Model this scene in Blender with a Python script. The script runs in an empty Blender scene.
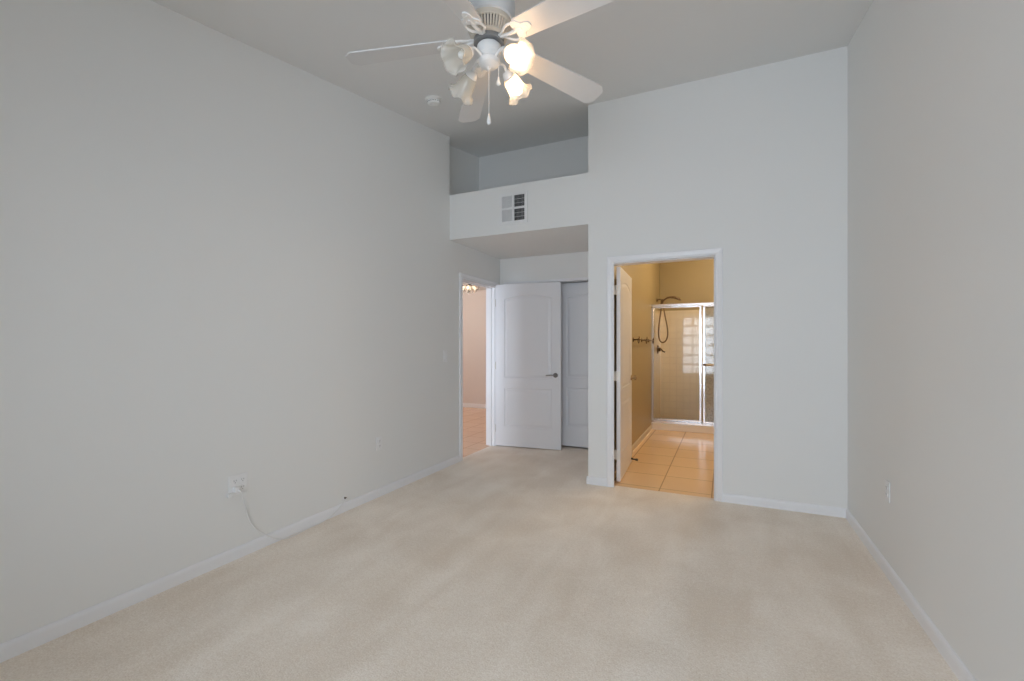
import bpy, bmesh, math, random
from mathutils import Vector, Matrix
random.seed(4)
PI = math.pi
sc = bpy.context.scene
COL = sc.collection

# ------------------------------------------------------------------ camera
cam_d = bpy.data.cameras.new('camera')
cam_d.sensor_width = 36.0
cam_d.lens = 456.04 / 1024 * 36.0
cam_d.shift_y = (345.3 - 340.5) / 1024
cam_d.clip_start = 0.02
cam = bpy.data.objects.new('camera', cam_d)
COL.objects.link(cam)
cam.location = (0, 0, 1.29)
cam.rotation_euler = (PI / 2, 0, math.radians(25.063))
sc.camera = cam

# ------------------------------------------------------------------ world, lights, exposure
SKY = (0.74, 0.84, 1.0)
w = bpy.data.worlds.new('sky'); sc.world = w
w.use_nodes = True
bg = w.node_tree.nodes['Background']
bg.inputs['Color'].default_value = (*SKY, 1)
bg.inputs['Strength'].default_value = 13.7

sc.view_settings.view_transform = 'Standard'
sc.view_settings.look = 'None'
sc.view_settings.gamma = 1.0
sc.view_settings.use_curve_mapping = False
sc.view_settings.exposure = 0.0
try:
    sc.cycles.use_denoising = True
    sc.cycles.use_adaptive_sampling = False
    sc.cycles.max_bounces = 16
    sc.cycles.diffuse_bounces = 10
    sc.cycles.transparent_max_bounces = 16
    sc.cycles.caustics_reflective = False
    sc.cycles.caustics_refractive = False
    sc.cycles.sample_clamp_indirect = 4.0
except Exception:
    pass


def portal(name, loc, rot, sx, sy):
    """light portal in a window opening: only guides sampling of the sky"""
    l = bpy.data.lights.new(name, 'AREA')
    l.shape = 'RECTANGLE'; l.size = sx; l.size_y = sy
    l.cycles.is_portal = True
    o = bpy.data.objects.new(name, l); COL.objects.link(o)
    o.location = loc; o.rotation_euler = rot


# window sizes (both behind or beside the camera, out of the frame)
WB = dict(x0=-1.32, x1=0.70, z0=0.33, z1=2.25)      # window in the rear wall
WH = dict(x0=-4.05, x1=-3.15, z0=0.30, z1=2.05)      # window lighting the hall (out of sight)
YB = -1.55                                          # rear wall
portal('window_portal', ((WB['x0'] + WB['x1']) / 2, YB - 0.11, (WB['z0'] + WB['z1']) / 2), (PI / 2, 0, 0),
       WB['x1'] - WB['x0'], WB['z1'] - WB['z0'])
XR = 0.828
YH = 2.62                                           # near wall of the hall
portal('window_portal', ((WH['x0'] + WH['x1']) / 2, YH - 0.11, (WH['z0'] + WH['z1']) / 2), (PI / 2, 0, 0),
       WH['x1'] - WH['x0'], WH['z1'] - WH['z0'])


def lamp(name, loc, color, energy, radius):
    l = bpy.data.lights.new(name, 'POINT')
    l.color = color; l.energy = energy; l.shadow_soft_size = radius
    o = bpy.data.objects.new(name, l); COL.objects.link(o); o.location = loc
    return o


lamp('bathroom_lamp', (0.20, 6.85, 2.74), (1.0, 0.79, 0.54), 50, 0.10)
lamp('bathroom_fill_lamp', (0.62, 5.30, 2.00), (1.0, 0.79, 0.54), 20, 0.12)  # added fill without a fixture, brightens the ochre wall and tiles near the door
lamp('hall_lamp', (-5.00, 6.60, 2.25), (1.0, 0.90, 0.82), 36, 0.08)

# ------------------------------------------------------------------ room dimensions
XL, YF = -2.679, 4.151
SLOPE, C0 = 0.1647, 2.844
ZS, ZT = 2.42, 2.90            # underside and top of the boxed soffit
XA = -1.157                    # right side of the alcove
YA = 5.36                      # alcove rear wall


def ceil(y):
    return C0 + SLOPE * y


# ------------------------------------------------------------------ materials
def new_mat(name):
    m = bpy.data.materials.new(name); m.use_nodes = True
    nt = m.node_tree
    return m, nt, nt.nodes['Principled BSDF']


def mat(name, col, rough=0.5, metal=0.0, bump=0.0, bscale=200.0, var=0.0, vscale=3.0, spec=0.5, coat=0.0):
    m, nt, b = new_mat(name)
    b.inputs['Base Color'].default_value = (*col, 1)
    b.inputs['Roughness'].default_value = rough
    b.inputs['Metallic'].default_value = metal
    b.inputs['Specular IOR Level'].default_value = spec
    b.inputs['Coat Weight'].default_value = coat
    tc = nt.nodes.new('ShaderNodeTexCoord')
    if var:
        n = nt.nodes.new('ShaderNodeTexNoise'); n.inputs['Scale'].default_value = vscale
        n.inputs['Detail'].default_value = 4
        nt.links.new(tc.outputs['Object'], n.inputs['Vector'])
        r = nt.nodes.new('ShaderNodeMix'); r.data_type = 'RGBA'
        r.inputs[6].default_value = (*[c * (1 - var) for c in col], 1)
        r.inputs[7].default_value = (*[min(1, c * (1 + var)) for c in col], 1)
        nt.links.new(n.outputs['Fac'], r.inputs[0])
        nt.links.new(r.outputs[2], b.inputs['Base Color'])
    if bump:
        n = nt.nodes.new('ShaderNodeTexNoise'); n.inputs['Scale'].default_value = bscale
        n.inputs['Detail'].default_value = 3
        nt.links.new(tc.outputs['Object'], n.inputs['Vector'])
        bp = nt.nodes.new('ShaderNodeBump'); bp.inputs['Strength'].default_value = bump
        bp.inputs['Distance'].default_value = 0.002
        nt.links.new(n.outputs['Fac'], bp.inputs['Height'])
        nt.links.new(bp.outputs['Normal'], b.inputs['Normal'])
    return m


def emit_mat(name, col, strength):
    m, nt, b = new_mat(name)
    b.inputs['Base Color'].default_value = (*col, 1)
    b.inputs['Emission Color'].default_value = (*col, 1)
    b.inputs['Emission Strength'].default_value = strength
    return m


def pane_mat(name, tint=(1, 1, 1), refl=1.0, rough=0.0, pattern=False):
    """thin clear pane: transparent with fresnel reflection"""
    m, nt, b = new_mat(name)
    nt.nodes.remove(b)
    out = nt.nodes['Material Output']
    t = nt.nodes.new('ShaderNodeBsdfTransparent'); t.inputs['Color'].default_value = (*tint, 1)
    g = nt.nodes.new('ShaderNodeBsdfGlossy'); g.inputs['Roughness'].default_value = rough
    g.inputs['Color'].default_value = (1, 1, 1, 1)
    f = nt.nodes.new('ShaderNodeFresnel'); f.inputs['IOR'].default_value = 1.5
    mu = nt.nodes.new('ShaderNodeMath'); mu.operation = 'MULTIPLY'; mu.inputs[1].default_value = refl
    mu.use_clamp = True
    nt.links.new(f.outputs[0], mu.inputs[0])
    mx = nt.nodes.new('ShaderNodeMixShader')
    nt.links.new(mu.outputs[0], mx.inputs[0])
    first = t
    if pattern:                                    # obscure glass: part of it scatters
        tr = nt.nodes.new('ShaderNodeBsdfTranslucent'); tr.inputs['Color'].default_value = (0.8, 0.82, 0.82, 1)
        df = nt.nodes.new('ShaderNodeBsdfDiffuse'); df.inputs['Color'].default_value = (0.7, 0.72, 0.72, 1)
        m1 = nt.nodes.new('ShaderNodeMixShader'); m1.inputs[0].default_value = 0.45
        nt.links.new(tr.outputs[0], m1.inputs[1]); nt.links.new(df.outputs[0], m1.inputs[2])
        vo = nt.nodes.new('ShaderNodeTexVoronoi'); vo.inputs['Scale'].default_value = 45
        tc = nt.nodes.new('ShaderNodeTexCoord'); nt.links.new(tc.outputs['Object'], vo.inputs['Vector'])
        rp = nt.nodes.new('ShaderNodeMapRange')
        rp.inputs['From Max'].default_value = 0.6; rp.inputs['To Min'].default_value = 0.25
        rp.inputs['To Max'].default_value = 0.6
        nt.links.new(vo.outputs['Distance'], rp.inputs['Value'])
        m2 = nt.nodes.new('ShaderNodeMixShader')
        nt.links.new(rp.outputs[0], m2.inputs[0])
        nt.links.new(t.outputs[0], m2.inputs[1]); nt.links.new(m1.outputs[0], m2.inputs[2])
        first = m2
    nt.links.new(first.outputs[0], mx.inputs[1]); nt.links.new(g.outputs[0], mx.inputs[2])
    nt.links.new(mx.outputs[0], out.inputs['Surface'])
    return m


def shade_mat():
    m, nt, b = new_mat('frosted_glass')
    nt.nodes.remove(b)
    out = nt.nodes['Material Output']
    d = nt.nodes.new('ShaderNodeBsdfDiffuse'); d.inputs['Color'].default_value = (0.80, 0.80, 0.77, 1)
    t = nt.nodes.new('ShaderNodeBsdfTranslucent'); t.inputs['Color'].default_value = (0.92, 0.90, 0.84, 1)
    g = nt.nodes.new('ShaderNodeBsdfGlossy'); g.inputs['Roughness'].default_value = 0.15
    m1 = nt.nodes.new('ShaderNodeMixShader'); m1.inputs[0].default_value = 0.14
    nt.links.new(d.outputs[0], m1.inputs[1]); nt.links.new(t.outputs[0], m1.inputs[2])
    m2 = nt.nodes.new('ShaderNodeMixShader'); m2.inputs[0].default_value = 0.06
    nt.links.new(m1.outputs[0], m2.inputs[1]); nt.links.new(g.outputs[0], m2.inputs[2])
    tp = nt.nodes.new('ShaderNodeBsdfTransparent'); tp.inputs['Color'].default_value = (1.0, 0.97, 0.92, 1)
    m3 = nt.nodes.new('ShaderNodeMixShader'); m3.inputs[0].default_value = 0.58       # thin frosted glass: half of the light passes
    nt.links.new(m2.outputs[0], m3.inputs[1]); nt.links.new(tp.outputs[0], m3.inputs[2])
    nt.links.new(m3.outputs[0], out.inputs['Surface'])
    return m


def carpet_mat():
    m, nt, b = new_mat('carpet')
    b.inputs['Roughness'].default_value = 0.95
    b.inputs['Specular IOR Level'].default_value = 0.1
    b.inputs['Sheen Weight'].default_value = 0.15
    tc = nt.nodes.new('ShaderNodeTexCoord')

    def noise(scale, detail, sx=1, sy=1, rot=0.0, dist=0.0):
        mp = nt.nodes.new('ShaderNodeMapping'); mp.inputs['Scale'].default_value = (sx, sy, 1)
        mp.inputs['Rotation'].default_value = (0, 0, rot)
        n = nt.nodes.new('ShaderNodeTexNoise'); n.inputs['Scale'].default_value = scale
        n.inputs['Detail'].default_value = detail; n.inputs['Distortion'].default_value = dist
        nt.links.new(tc.outputs['Object'], mp.inputs['Vector']); nt.links.new(mp.outputs[0], n.inputs['Vector'])
        return n.outputs['Fac']

    def rng(v, a, b_, lo, hi):
        r = nt.nodes.new('ShaderNodeMapRange'); r.inputs['From Min'].default_value = a
        r.inputs['From Max'].default_value = b_; r.inputs['To Min'].default_value = lo
        r.inputs['To Max'].default_value = hi; nt.links.new(v, r.inputs['Value']); return r.outputs[0]

    def math_(op, a, b_):
        n = nt.nodes.new('ShaderNodeMath'); n.operation = op
        for i, v in enumerate((a, b_)):
            if isinstance(v, float): n.inputs[i].default_value = v
            else: nt.links.new(v, n.inputs[i])
        return n.outputs[0]
    streak = rng(noise(1.5, 3, 2.6, 0.55, 0.5, 0.6), 0.36, 0.66, -0.5, 0.5)     # pile brushed one way or the other
    blotch = rng(noise(2.3, 5, 1, 1, 0, 0.4), 0.35, 0.7, -0.5, 0.5)           # wear
    fine = rng(noise(55, 3), 0.3, 0.7, -0.5, 0.5)
    tuft = rng(noise(150, 2), 0.3, 0.7, -0.5, 0.5)
    s = math_('ADD', math_('MULTIPLY', streak, 0.34), math_('MULTIPLY', blotch, 0.55))
    s = math_('ADD', s, math_('MULTIPLY', fine, 0.38))
    s = math_('ADD', s, math_('MULTIPLY', tuft, 0.75))
    s = math_('ADD', s, 0.5)
    cr = nt.nodes.new('ShaderNodeValToRGB')
    cr.color_ramp.elements[0].position = 0.0; cr.color_ramp.elements[0].color = (0.79, 0.68, 0.56, 1)
    cr.color_ramp.elements[1].position = 1.0; cr.color_ramp.elements[1].color = (0.985, 0.90, 0.80, 1)
    nt.links.new(s, cr.inputs[0]); nt.links.new(cr.outputs[0], b.inputs['Base Color'])
    bp = nt.nodes.new('ShaderNodeBump'); bp.inputs['Strength'].default_value = 0.5
    bp.inputs['Distance'].default_value = 0.006
    nt.links.new(math_('ADD', noise(140, 3), math_('MULTIPLY', noise(12, 3), 0.6)), bp.inputs['Height'])
    nt.links.new(bp.outputs[0], b.inputs['Normal'])
    return m


def tile_mat(name, c1, c2, grout, size, rough, ox=0.0, oy=0.0, axes='xy', gap=0.006, bump=0.3):
    m, nt, b = new_mat(name)
    b.inputs['Roughness'].default_value = rough
    tc = nt.nodes.new('ShaderNodeTexCoord')
    mp = nt.nodes.new('ShaderNodeMapping')
    nt.links.new(tc.outputs['Object'], mp.inputs['Vector'])
    mp.inputs['Location'].default_value = (ox, oy, 0)
    if axes == 'xz': mp.inputs['Rotation'].default_value = (PI / 2, 0, 0)
    if axes == 'yz': mp.inputs['Rotation'].default_value = (PI / 2, 0, PI / 2)
    br = nt.nodes.new('ShaderNodeTexBrick')
    br.offset = 0.0; br.squash = 1.0
    br.inputs['Scale'].default_value = 1.0
    br.inputs['Brick Width'].default_value = size; br.inputs['Row Height'].default_value = size
    br.inputs['Mortar Size'].default_value = gap; br.inputs['Mortar Smooth'].default_value = 0.2
    br.inputs['Color1'].default_value = (*c1, 1); br.inputs['Color2'].default_value = (*c2, 1)
    br.inputs['Mortar'].default_value = (*grout, 1)
    nt.links.new(mp.outputs[0], br.inputs['Vector'])
    n = nt.nodes.new('ShaderNodeTexNoise'); n.inputs['Scale'].default_value = 6; n.inputs['Detail'].default_value = 6
    nt.links.new(tc.outputs['Object'], n.inputs['Vector'])
    mx = nt.nodes.new('ShaderNodeMix'); mx.data_type = 'RGBA'; mx.blend_type = 'MULTIPLY'
    mx.inputs[0].default_value = 0.10
    nt.links.new(br.outputs['Color'], mx.inputs[6]); nt.links.new(n.outputs['Color'], mx.inputs[7])
    hs = nt.nodes.new('ShaderNodeRGBToBW'); nt.links.new(n.outputs['Color'], hs.inputs[0])
    nt.links.new(hs.outputs[0], mx.inputs[7])
    nt.links.new(mx.outputs[2], b.inputs['Base Color'])
    bp = nt.nodes.new('ShaderNodeBump'); bp.inputs['Strength'].default_value = bump; bp.invert = True
    bp.inputs['Distance'].default_value = 0.003
    nt.links.new(br.outputs['Fac'], bp.inputs['Height']); nt.links.new(bp.outputs[0], b.inputs['Normal'])
    return m


M = {}
M['wall'] = mat('wall_paint', (0.81, 0.81, 0.795), 0.62, bump=0.12, bscale=160, spec=0.3)
M['ceil'] = mat('ceiling_paint', (0.76, 0.76, 0.75), 0.8, bump=0.15, bscale=140, spec=0.2)
M['trim'] = mat('trim_gloss_white', (0.85, 0.85, 0.865), 0.32, spec=0.5)
M['door'] = mat('door_white', (0.78, 0.78, 0.80), 0.38, spec=0.5)
M['carpet'] = carpet_mat()
M['bathwall'] = mat('bathroom_paint', (0.385, 0.30, 0.15), 0.45, bump=0.1, bscale=160)
M['bathtrim'] = mat('bathroom_trim', (0.60, 0.53, 0.42), 0.4)
M['bathtile'] = tile_mat('bathroom_floor_tile', (0.95, 0.68, 0.41), (0.91, 0.64, 0.38), (0.52, 0.35, 0.21), 0.43, 0.16,
                         ox=0.535, oy=-0.005)
M['showertile'] = tile_mat('shower_tile', (0.90, 0.77, 0.58), (0.88, 0.75, 0.56), (0.78, 0.66, 0.50), 0.108, 0.15, axes='xz',
                           gap=0.003)
M['showertile2'] = tile_mat('shower_tile_side', (0.90, 0.77, 0.58), (0.88, 0.75, 0.56), (0.78, 0.66, 0.50), 0.108, 0.15,
                            axes='yz', gap=0.003)
M['hallwall'] = mat('hall_paint', (0.70, 0.64, 0.60), 0.6, bump=0.1, bscale=160)
M['halltile'] = tile_mat('hall_floor_tile', (0.80, 0.56, 0.40), (0.76, 0.52, 0.37), (0.50, 0.32, 0.22), 0.33, 0.25)
M['plastic'] = mat('white_plastic', (0.84, 0.84, 0.84), 0.35)
M['ivory'] = mat('dull_white_plastic', (0.80, 0.80, 0.80), 0.45)
M['plastic_dark'] = mat('dark_slot', (0.05, 0.05, 0.05), 0.5)
M['detector'] = mat('detector_plastic', (0.84, 0.84, 0.82), 0.4)
M['fanwhite'] = mat('fan_enamel', (0.80, 0.80, 0.79), 0.28)
M['fangrey'] = mat('fan_housing_enamel', (0.60, 0.61, 0.62), 0.3)
M['fancream'] = mat('fan_vent_enamel', (0.62, 0.56, 0.47), 0.4)
M['fandark'] = mat('fan_rotor', (0.06, 0.06, 0.06), 0.5)
M['fanrotor'] = mat('fan_flywheel', (0.30, 0.30, 0.30), 0.4, metal=0.5)
M['blade'] = mat('blade_white', (0.66, 0.655, 0.65), 0.42)
M['shade'] = shade_mat()
M['bulb_on'] = emit_mat('bulb_lit', (1.0, 0.68, 0.40), 50.0)
M['bulb_off'] = mat('bulb_unlit', (0.78, 0.78, 0.75), 0.2)
M['chrome'] = mat('chrome', (0.34, 0.33, 0.33), 0.2, metal=1.0)
M['alu'] = mat('bright_aluminium', (0.74, 0.73, 0.74), 0.22, metal=1.0)
M['oilbronze'] = mat('oil_rubbed_bronze', (0.20, 0.135, 0.08), 0.4, metal=0.7)
M['satin'] = mat('satin_aluminium', (0.58, 0.54, 0.50), 0.45, metal=1.0)
M['bronze'] = mat('aged_bronze', (0.13, 0.085, 0.05), 0.4, metal=0.8)
M['brass'] = mat('antique_brass', (0.42, 0.31, 0.18), 0.35, metal=0.9)
M['hinge'] = mat('painted_hinge', (0.74, 0.72, 0.68), 0.35, metal=0.2)
M['showerbase'] = mat('acrylic_base', (0.82, 0.78, 0.72), 0.25)
M['pane'] = pane_mat('clear_pane', (0.97, 0.98, 0.97), 1.0)
M['shower_glass'] = pane_mat('shower_glass', (0.97, 0.98, 0.97), 0.26)
M['shower_glass_obscure'] = pane_mat('obscure_glass', (0.85, 0.88, 0.86), 1.2, 0.05, True)
M['ventlight'] = mat('vent_enamel', (0.80, 0.80, 0.80), 0.4)
M['ventdark'] = mat('duct_shade_black', (0.025, 0.026, 0.028), 0.8)
M['rubber'] = mat('black_rubber', (0.025, 0.022, 0.02), 0.6)
M['cord'] = mat('white_cord', (0.80, 0.80, 0.79), 0.45)
M['crystal'] = shade_mat(); M['crystal'].name = 'hall_glass'


# ------------------------------------------------------------------ mesh helpers
def obj(name, bm, m=None, parent=None, smooth=False, loc=None, rot=None, auto=None):
    bmesh.ops.recalc_face_normals(bm, faces=bm.faces)
    me = bpy.data.meshes.new(name); bm.to_mesh(me); bm.free()
    o = bpy.data.objects.new(name, me); COL.objects.link(o)
    if m: me.materials.append(m)
    if smooth:
        for p in me.polygons: p.use_smooth = True
    if auto is not None:
        for p in me.polygons: p.use_smooth = True
        bmx = bmesh.new(); bmx.from_mesh(me)
        for e in bmx.edges:
            if len(e.link_faces) == 2 and e.calc_face_angle() > auto: e.smooth = False
        bmx.to_mesh(me); bmx.free()
    if parent: o.parent = parent
    if loc is not None: o.location = loc
    if rot is not None: o.rotation_euler = rot
    return o


def tag(o, label=None, cat=None, group=None, kind=None):
    if label: o['label'] = label
    if cat: o['category'] = cat
    if group: o['group'] = group
    if kind: o['kind'] = kind
    return o


def empty(name, loc, label, cat, rz=0.0, kind=None, group=None):
    o = bpy.data.objects.new(name, None); COL.objects.link(o)
    o.empty_display_size = 0.1
    o.location = loc; o.rotation_euler = (0, 0, rz)
    return tag(o, label, cat, group, kind)


def box(bm, x0, x1, y0, y1, z0, z1, bevel=0.0):
    n0 = len(bm.verts)
    v = [bm.verts.new((x, y, z)) for x in (x0, x1) for y in (y0, y1) for z in (z0, z1)]
    fs = [bm.faces.new([v[i] for i in f]) for f in
          ((0, 1, 3, 2), (4, 6, 7, 5), (0, 4, 5, 1), (2, 3, 7, 6), (0, 2, 6, 4), (1, 5, 7, 3))]
    if bevel:
        es = list({e for f in fs for e in f.edges})
        bmesh.ops.bevel(bm, geom=es, offset=bevel, segments=2, affect='EDGES', profile=0.5)
    return bm


def nb(): return bmesh.new()


def boxbm(*a, **k): return box(nb(), *a, **k)


def extrude_poly(pts, axis, a0, a1):
    """pts 2-D outline; axis 'x' (pts = y,z), 'y' (pts = x,z), 'z' (pts = x,y)"""
    bm = nb()

    def P(p, a):
        return {'x': (a, p[0], p[1]), 'y': (p[0], a, p[1]), 'z': (p[0], p[1], a)}[axis]
    A = [bm.verts.new(P(p, a0)) for p in pts]; B = [bm.verts.new(P(p, a1)) for p in pts]
    bm.faces.new(A); bm.faces.new(B[::-1])
    n = len(pts)
    for i in range(n):
        bm.faces.new((A[i], A[(i + 1) % n], B[(i + 1) % n], B[i]))
    bm.normal_update()
    bmesh.ops.triangulate(bm, faces=[f for f in bm.faces if len(f.verts) > 4])
    return bm


def lathe(bm, prof, seg=32, c=(0, 0, 0), cap=True, mod=None):
    rings = []
    for (r, z) in prof:
        ring = []
        for k in range(seg):
            t = 2 * PI * k / seg
            rr, zz = (r, z) if mod is None else mod(r, z, t)
            ring.append(bm.verts.new((c[0] + rr * math.cos(t), c[1] + rr * math.sin(t), c[2] + zz)))
        rings.append(ring)
    for a, b in zip(rings, rings[1:]):
        for k in range(seg):
            bm.faces.new((a[k], a[(k + 1) % seg], b[(k + 1) % seg], b[k]))
    if cap:
        for ring in (rings[0], rings[-1]):
            try: bm.faces.new(ring)
            except ValueError: pass
    return bm


def tube(bm, pts, r, seg=10, closed=False):
    pts = [Vector(p) for p in pts]
    n = len(pts); rings = []
    up = Vector((0, 0, 1)); prev = None
    for i, p in enumerate(pts):
        a = pts[(i - 1) % n] if (closed or i > 0) else p
        b = pts[(i + 1) % n] if (closed or i < n - 1) else p
        t = (b - a).normalized()
        if prev is None:
            u = t.orthogonal().normalized()
        else:
            u = (prev - t * prev.dot(t))
            u = u.normalized() if u.length > 1e-6 else t.orthogonal().normalized()
        prev = u; v = t.cross(u)
        rr = r[i] if isinstance(r, (list, tuple)) else r
        rings.append([bm.verts.new(p + u * rr * math.cos(2 * PI * k / seg) + v * rr * math.sin(2 * PI * k / seg)) for k in range(seg)])
    m = n if closed else n - 1
    for i in range(m):
        a, b = rings[i], rings[(i + 1) % n]
        for k in range(seg):
            bm.faces.new((a[k], a[(k + 1) % seg], b[(k + 1) % seg], b[k]))
    if not closed:
        bm.faces.new(rings[0]); bm.faces.new(rings[-1][::-1])
    return bm


def smooth_path(pts, n=8):
    """Catmull-Rom through pts"""
    P = [Vector(p) for p in pts]; P = [2 * P[0] - P[1]] + P + [2 * P[-1] - P[-2]]
    out = []
    for i in range(1, len(P) - 2):
        p0, p1, p2, p3 = P[i - 1:i + 3]
        for k in range(n):
            t = k / n
            out.append(0.5 * ((2 * p1) + (p2 - p0) * t + (2 * p0 - 5 * p1 + 4 * p2 - p3) * t * t + (3 * p1 - p0 - 3 * p2 + p3) * t ** 3))
    out.append(P[-2]); return out


def sphere(bm, c, r, sx=1, sy=1, sz=1, u=20, v=12):
    mtx = Matrix.Translation(c) @ Matrix.Diagonal((sx, sy, sz, 1))
    bmesh.ops.create_uvsphere(bm, u_segments=u, v_segments=v, radius=r, matrix=mtx)
    return bm


def xform(bm, mtx):
    bmesh.ops.transform(bm, matrix=mtx, verts=bm.verts); return bm


def structure(name, bm, m, label=None, cat=None):
    o = obj(name, bm, m)
    return tag(o, label, cat, None, 'structure')


# ------------------------------------------------------------------ the shell
DL0, DL1, DH = 4.405, 5.21, 2.035            # bedroom entry opening in the left wall (Y range, height)
BX0, BX1 = -0.917, -0.080                    # bathroom opening in the far wall (X range)
YFB = YF + 0.12                              # back of the far wall
XLB = XL - 0.12

# floors
bm = nb()
box(bm, XL, XR, YB, YF, -0.05, 0.0)
box(bm, XL, XA, YF, 6.1, -0.05, 0.0)
box(bm, XL - 0.05, XL, DL0, DL1, -0.05, 0.0)
box(bm, -0.960, BX1, YF, YF + 0.05, -0.05, 0.0)
structure('floor', bm, M['carpet'], 'beige cut pile carpet with vacuum streaks across the bedroom', 'floor')
structure('floor_bathroom', boxbm(-1.03, 0.9, YF + 0.05, 8.4, -0.05, -0.004), M['bathtile'],
          'square tan floor tiles in the bathroom beyond the doorway', 'floor')
structure('floor_hall', boxbm(-6.0, XL - 0.05, 2.6, 8.4, -0.05, -0.003), M['halltile'],
          'terracotta coloured hall floor seen through the left doorway', 'floor')

# ceiling: one sloping slab over bedroom and niche
pts = [(YB - 0.15, ceil(YB - 0.15)), (5.25, ceil(5.25)), (5.25, ceil(5.25) + 0.12), (YB - 0.15, ceil(YB - 0.15) + 0.12)]
structure('ceiling', extrude_poly(pts, 'x', XL - 0.30, XR + 0.15), M['ceil'], 'sloping pale grey bedroom ceiling that the fan hangs from', 'ceiling')

# left wall with entry opening; lowered to the niche floor beyond the soffit face
pts = [(YB - 0.12, 0), (DL0, 0), (DL0, DH), (DL1, DH), (DL1, 0), (6.1, 0), (6.1, ZT - 0.01), (YF, ZT - 0.01), (YF, ceil(YF) + 0.02),
       (YB - 0.12, ceil(YB - 0.12) + 0.02)]
structure('wall_left', extrude_poly(pts, 'x', XLB, XL), M['wall'], 'long bare white wall on the left with outlets low down', 'wall')
# right wall
pts = [(YB - 0.12, 0), (YFB, 0), (YFB, ceil(YFB) + 0.02), (YB - 0.12, ceil(YB - 0.12) + 0.02)]
structure('wall_right', extrude_poly(pts, 'x', XR, XR + 0.12), M['wall'], 'bare white wall on the right with one low outlet', 'wall')
# rear wall with window opening
bm = nb()
zt = ceil(YB) + 0.02
box(bm, XL, WB['x0'], YB - 0.12, YB, 0, zt)
box(bm, WB['x1'], XR, YB - 0.12, YB, 0, zt)
box(bm, WB['x0'], WB['x1'], YB - 0.12, YB, 0, WB['z0'])
box(bm, WB['x0'], WB['x1'], YB - 0.12, YB, WB['z1'], zt)
structure('wall_rear', bm, M['wall'], 'white wall behind the camera holding the divided window', 'wall')
# far wall with bathroom opening
zt = ceil(YF) + 0.02
BXJ = -0.960          # hinge side lining of the bathroom doorway, set back behind the casing
pts = [(XA, 0), (BXJ, 0), (BXJ, DH), (BX1, DH), (BX1, 0), (XR, 0), (XR, zt), (XA, zt)]
structure('wall_far', extrude_poly(pts, 'y', YF, YFB), M['wall'], 'white far wall around the bathroom doorway', 'wall')
structure('wall_alcove_right', boxbm(XA, -1.10, YFB, 6.1, 0, 3.75), M['wall'], 'white side wall between alcove and bathroom', 'wall')
# soffit over the alcove; its top is the niche floor
bm = boxbm(XL, XA, YF, YA, ZS, ZT)
structure('wall_soffit', bm, M['wall'], 'boxed white soffit over the alcove carrying the air vent', 'wall')
structure('floor_niche', boxbm(-2.96, XL, YF, 5.2, ZT - 0.10, ZT), M['wall'], 'ledge of the high niche beside the soffit', 'ledge')
structure('wall_niche_left', boxbm(-2.96, -2.84, YF - 0.05, 5.2, ZT, ceil(5.2) + 0.03), M['wall'], 'shaded left side of the high plant niche', 'wall')
structure('wall_niche_rear', boxbm(-2.84, XA, 5.08, 5.2, ZT, ceil(5.2) + 0.03), M['wall'], 'back of the high plant niche above the soffit', 'wall')
structure('wall_niche_front', boxbm(-2.96, XLB, YF - 0.05, YF, ZT, ceil(YF) + 0.03), M['wall'])
# alcove rear wall: header over the closet opening
bm = boxbm(XL, XA, YA, YA + 0.11, 2.090, ZS)
box(bm, XL, XL + 0.06, YA, YA + 0.11, 0, 2.090)
structure('wall_alcove_rear', bm, M['wall'], 'white header above the closet doors in the alcove', 'wall')
structure('wall_closet_rear', boxbm(XLB, -1.10, 6.1, 6.2, 0, 2.6), M['wall'])
structure('ceiling_closet', boxbm(XL, XA, YA + 0.11, 6.1, 2.42, 2.5), M['wall'])
# hall
structure('wall_hall_rear', boxbm(-6.1, -2.7, 8.22, 8.34, 0, 2.5), M['hallwall'], 'pinkish beige hall wall seen through the left doorway', 'wall')
structure('wall_hall_left', boxbm(-6.1, -5.98, 2.5, 8.22, 0, 2.5), M['hallwall'])
bm = nb()
box(bm, -6.1, WH['x0'], 2.5, YH, 0, 2.5); box(bm, WH['x1'], XLB, 2.5, YH, 0, 2.5)
box(bm, WH['x0'], WH['x1'], 2.5, YH, 0, WH['z0']); box(bm, WH['x0'], WH['x1'], 2.5, YH, WH['z1'], 2.5)
structure('wall_hall_near', bm, M['hallwall'])
structure('wall_hall_right', boxbm(XLB - 0.06, XLB, 5.4, 8.22, 0, 2.5), M['hallwall'])
structure('ceiling_hall', boxbm(-6.1, XLB - 0.001, 2.5, 8.34, 2.42, 2.5), M['ceil'])
structure('baseboard_hall', boxbm(-5.98, XLB - 0.06, 8.205, 8.22, 0, 0.085), M['trim'], 'white baseboard along the hall wall', 'baseboard')
# bathroom
structure('wall_bathroom_left', boxbm(-1.10, -1.03, YFB, 8.4, 0, 3.0), M['bathwall'], 'ochre yellow bathroom wall behind the open door', 'wall')
structure('wall_bathroom_rear', boxbm(-1.03, 1.0, 8.27, 8.4, 0, 3.0), M['bathwall'], 'tan bathroom wall above the shower tiles', 'wall')
structure('wall_bathroom_right', boxbm(0.9, 1.0, YFB, 8.27, 0, 3.0), M['bathwall'])
structure('wall_bathroom_front', boxbm(BX1 + 0.05, 0.9, YFB, YFB + 0.01, 0, 3.0), M['bathwall'])
structure('ceiling_bathroom', boxbm(-1.10, 1.0, YFB, 8.4, 2.85, 2.95), M['ceil'])
structure('wall_shower_right', boxbm(0.40, 0.50, 7.28, 8.27, 0, 3.0), M['bathwall'])
structure('wall_shower_rear', boxbm(-1.03, 0.40, 8.255, 8.27, 0.02, 1.885), M['showertile'], 'beige tiled back wall inside the shower', 'wall')
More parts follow.
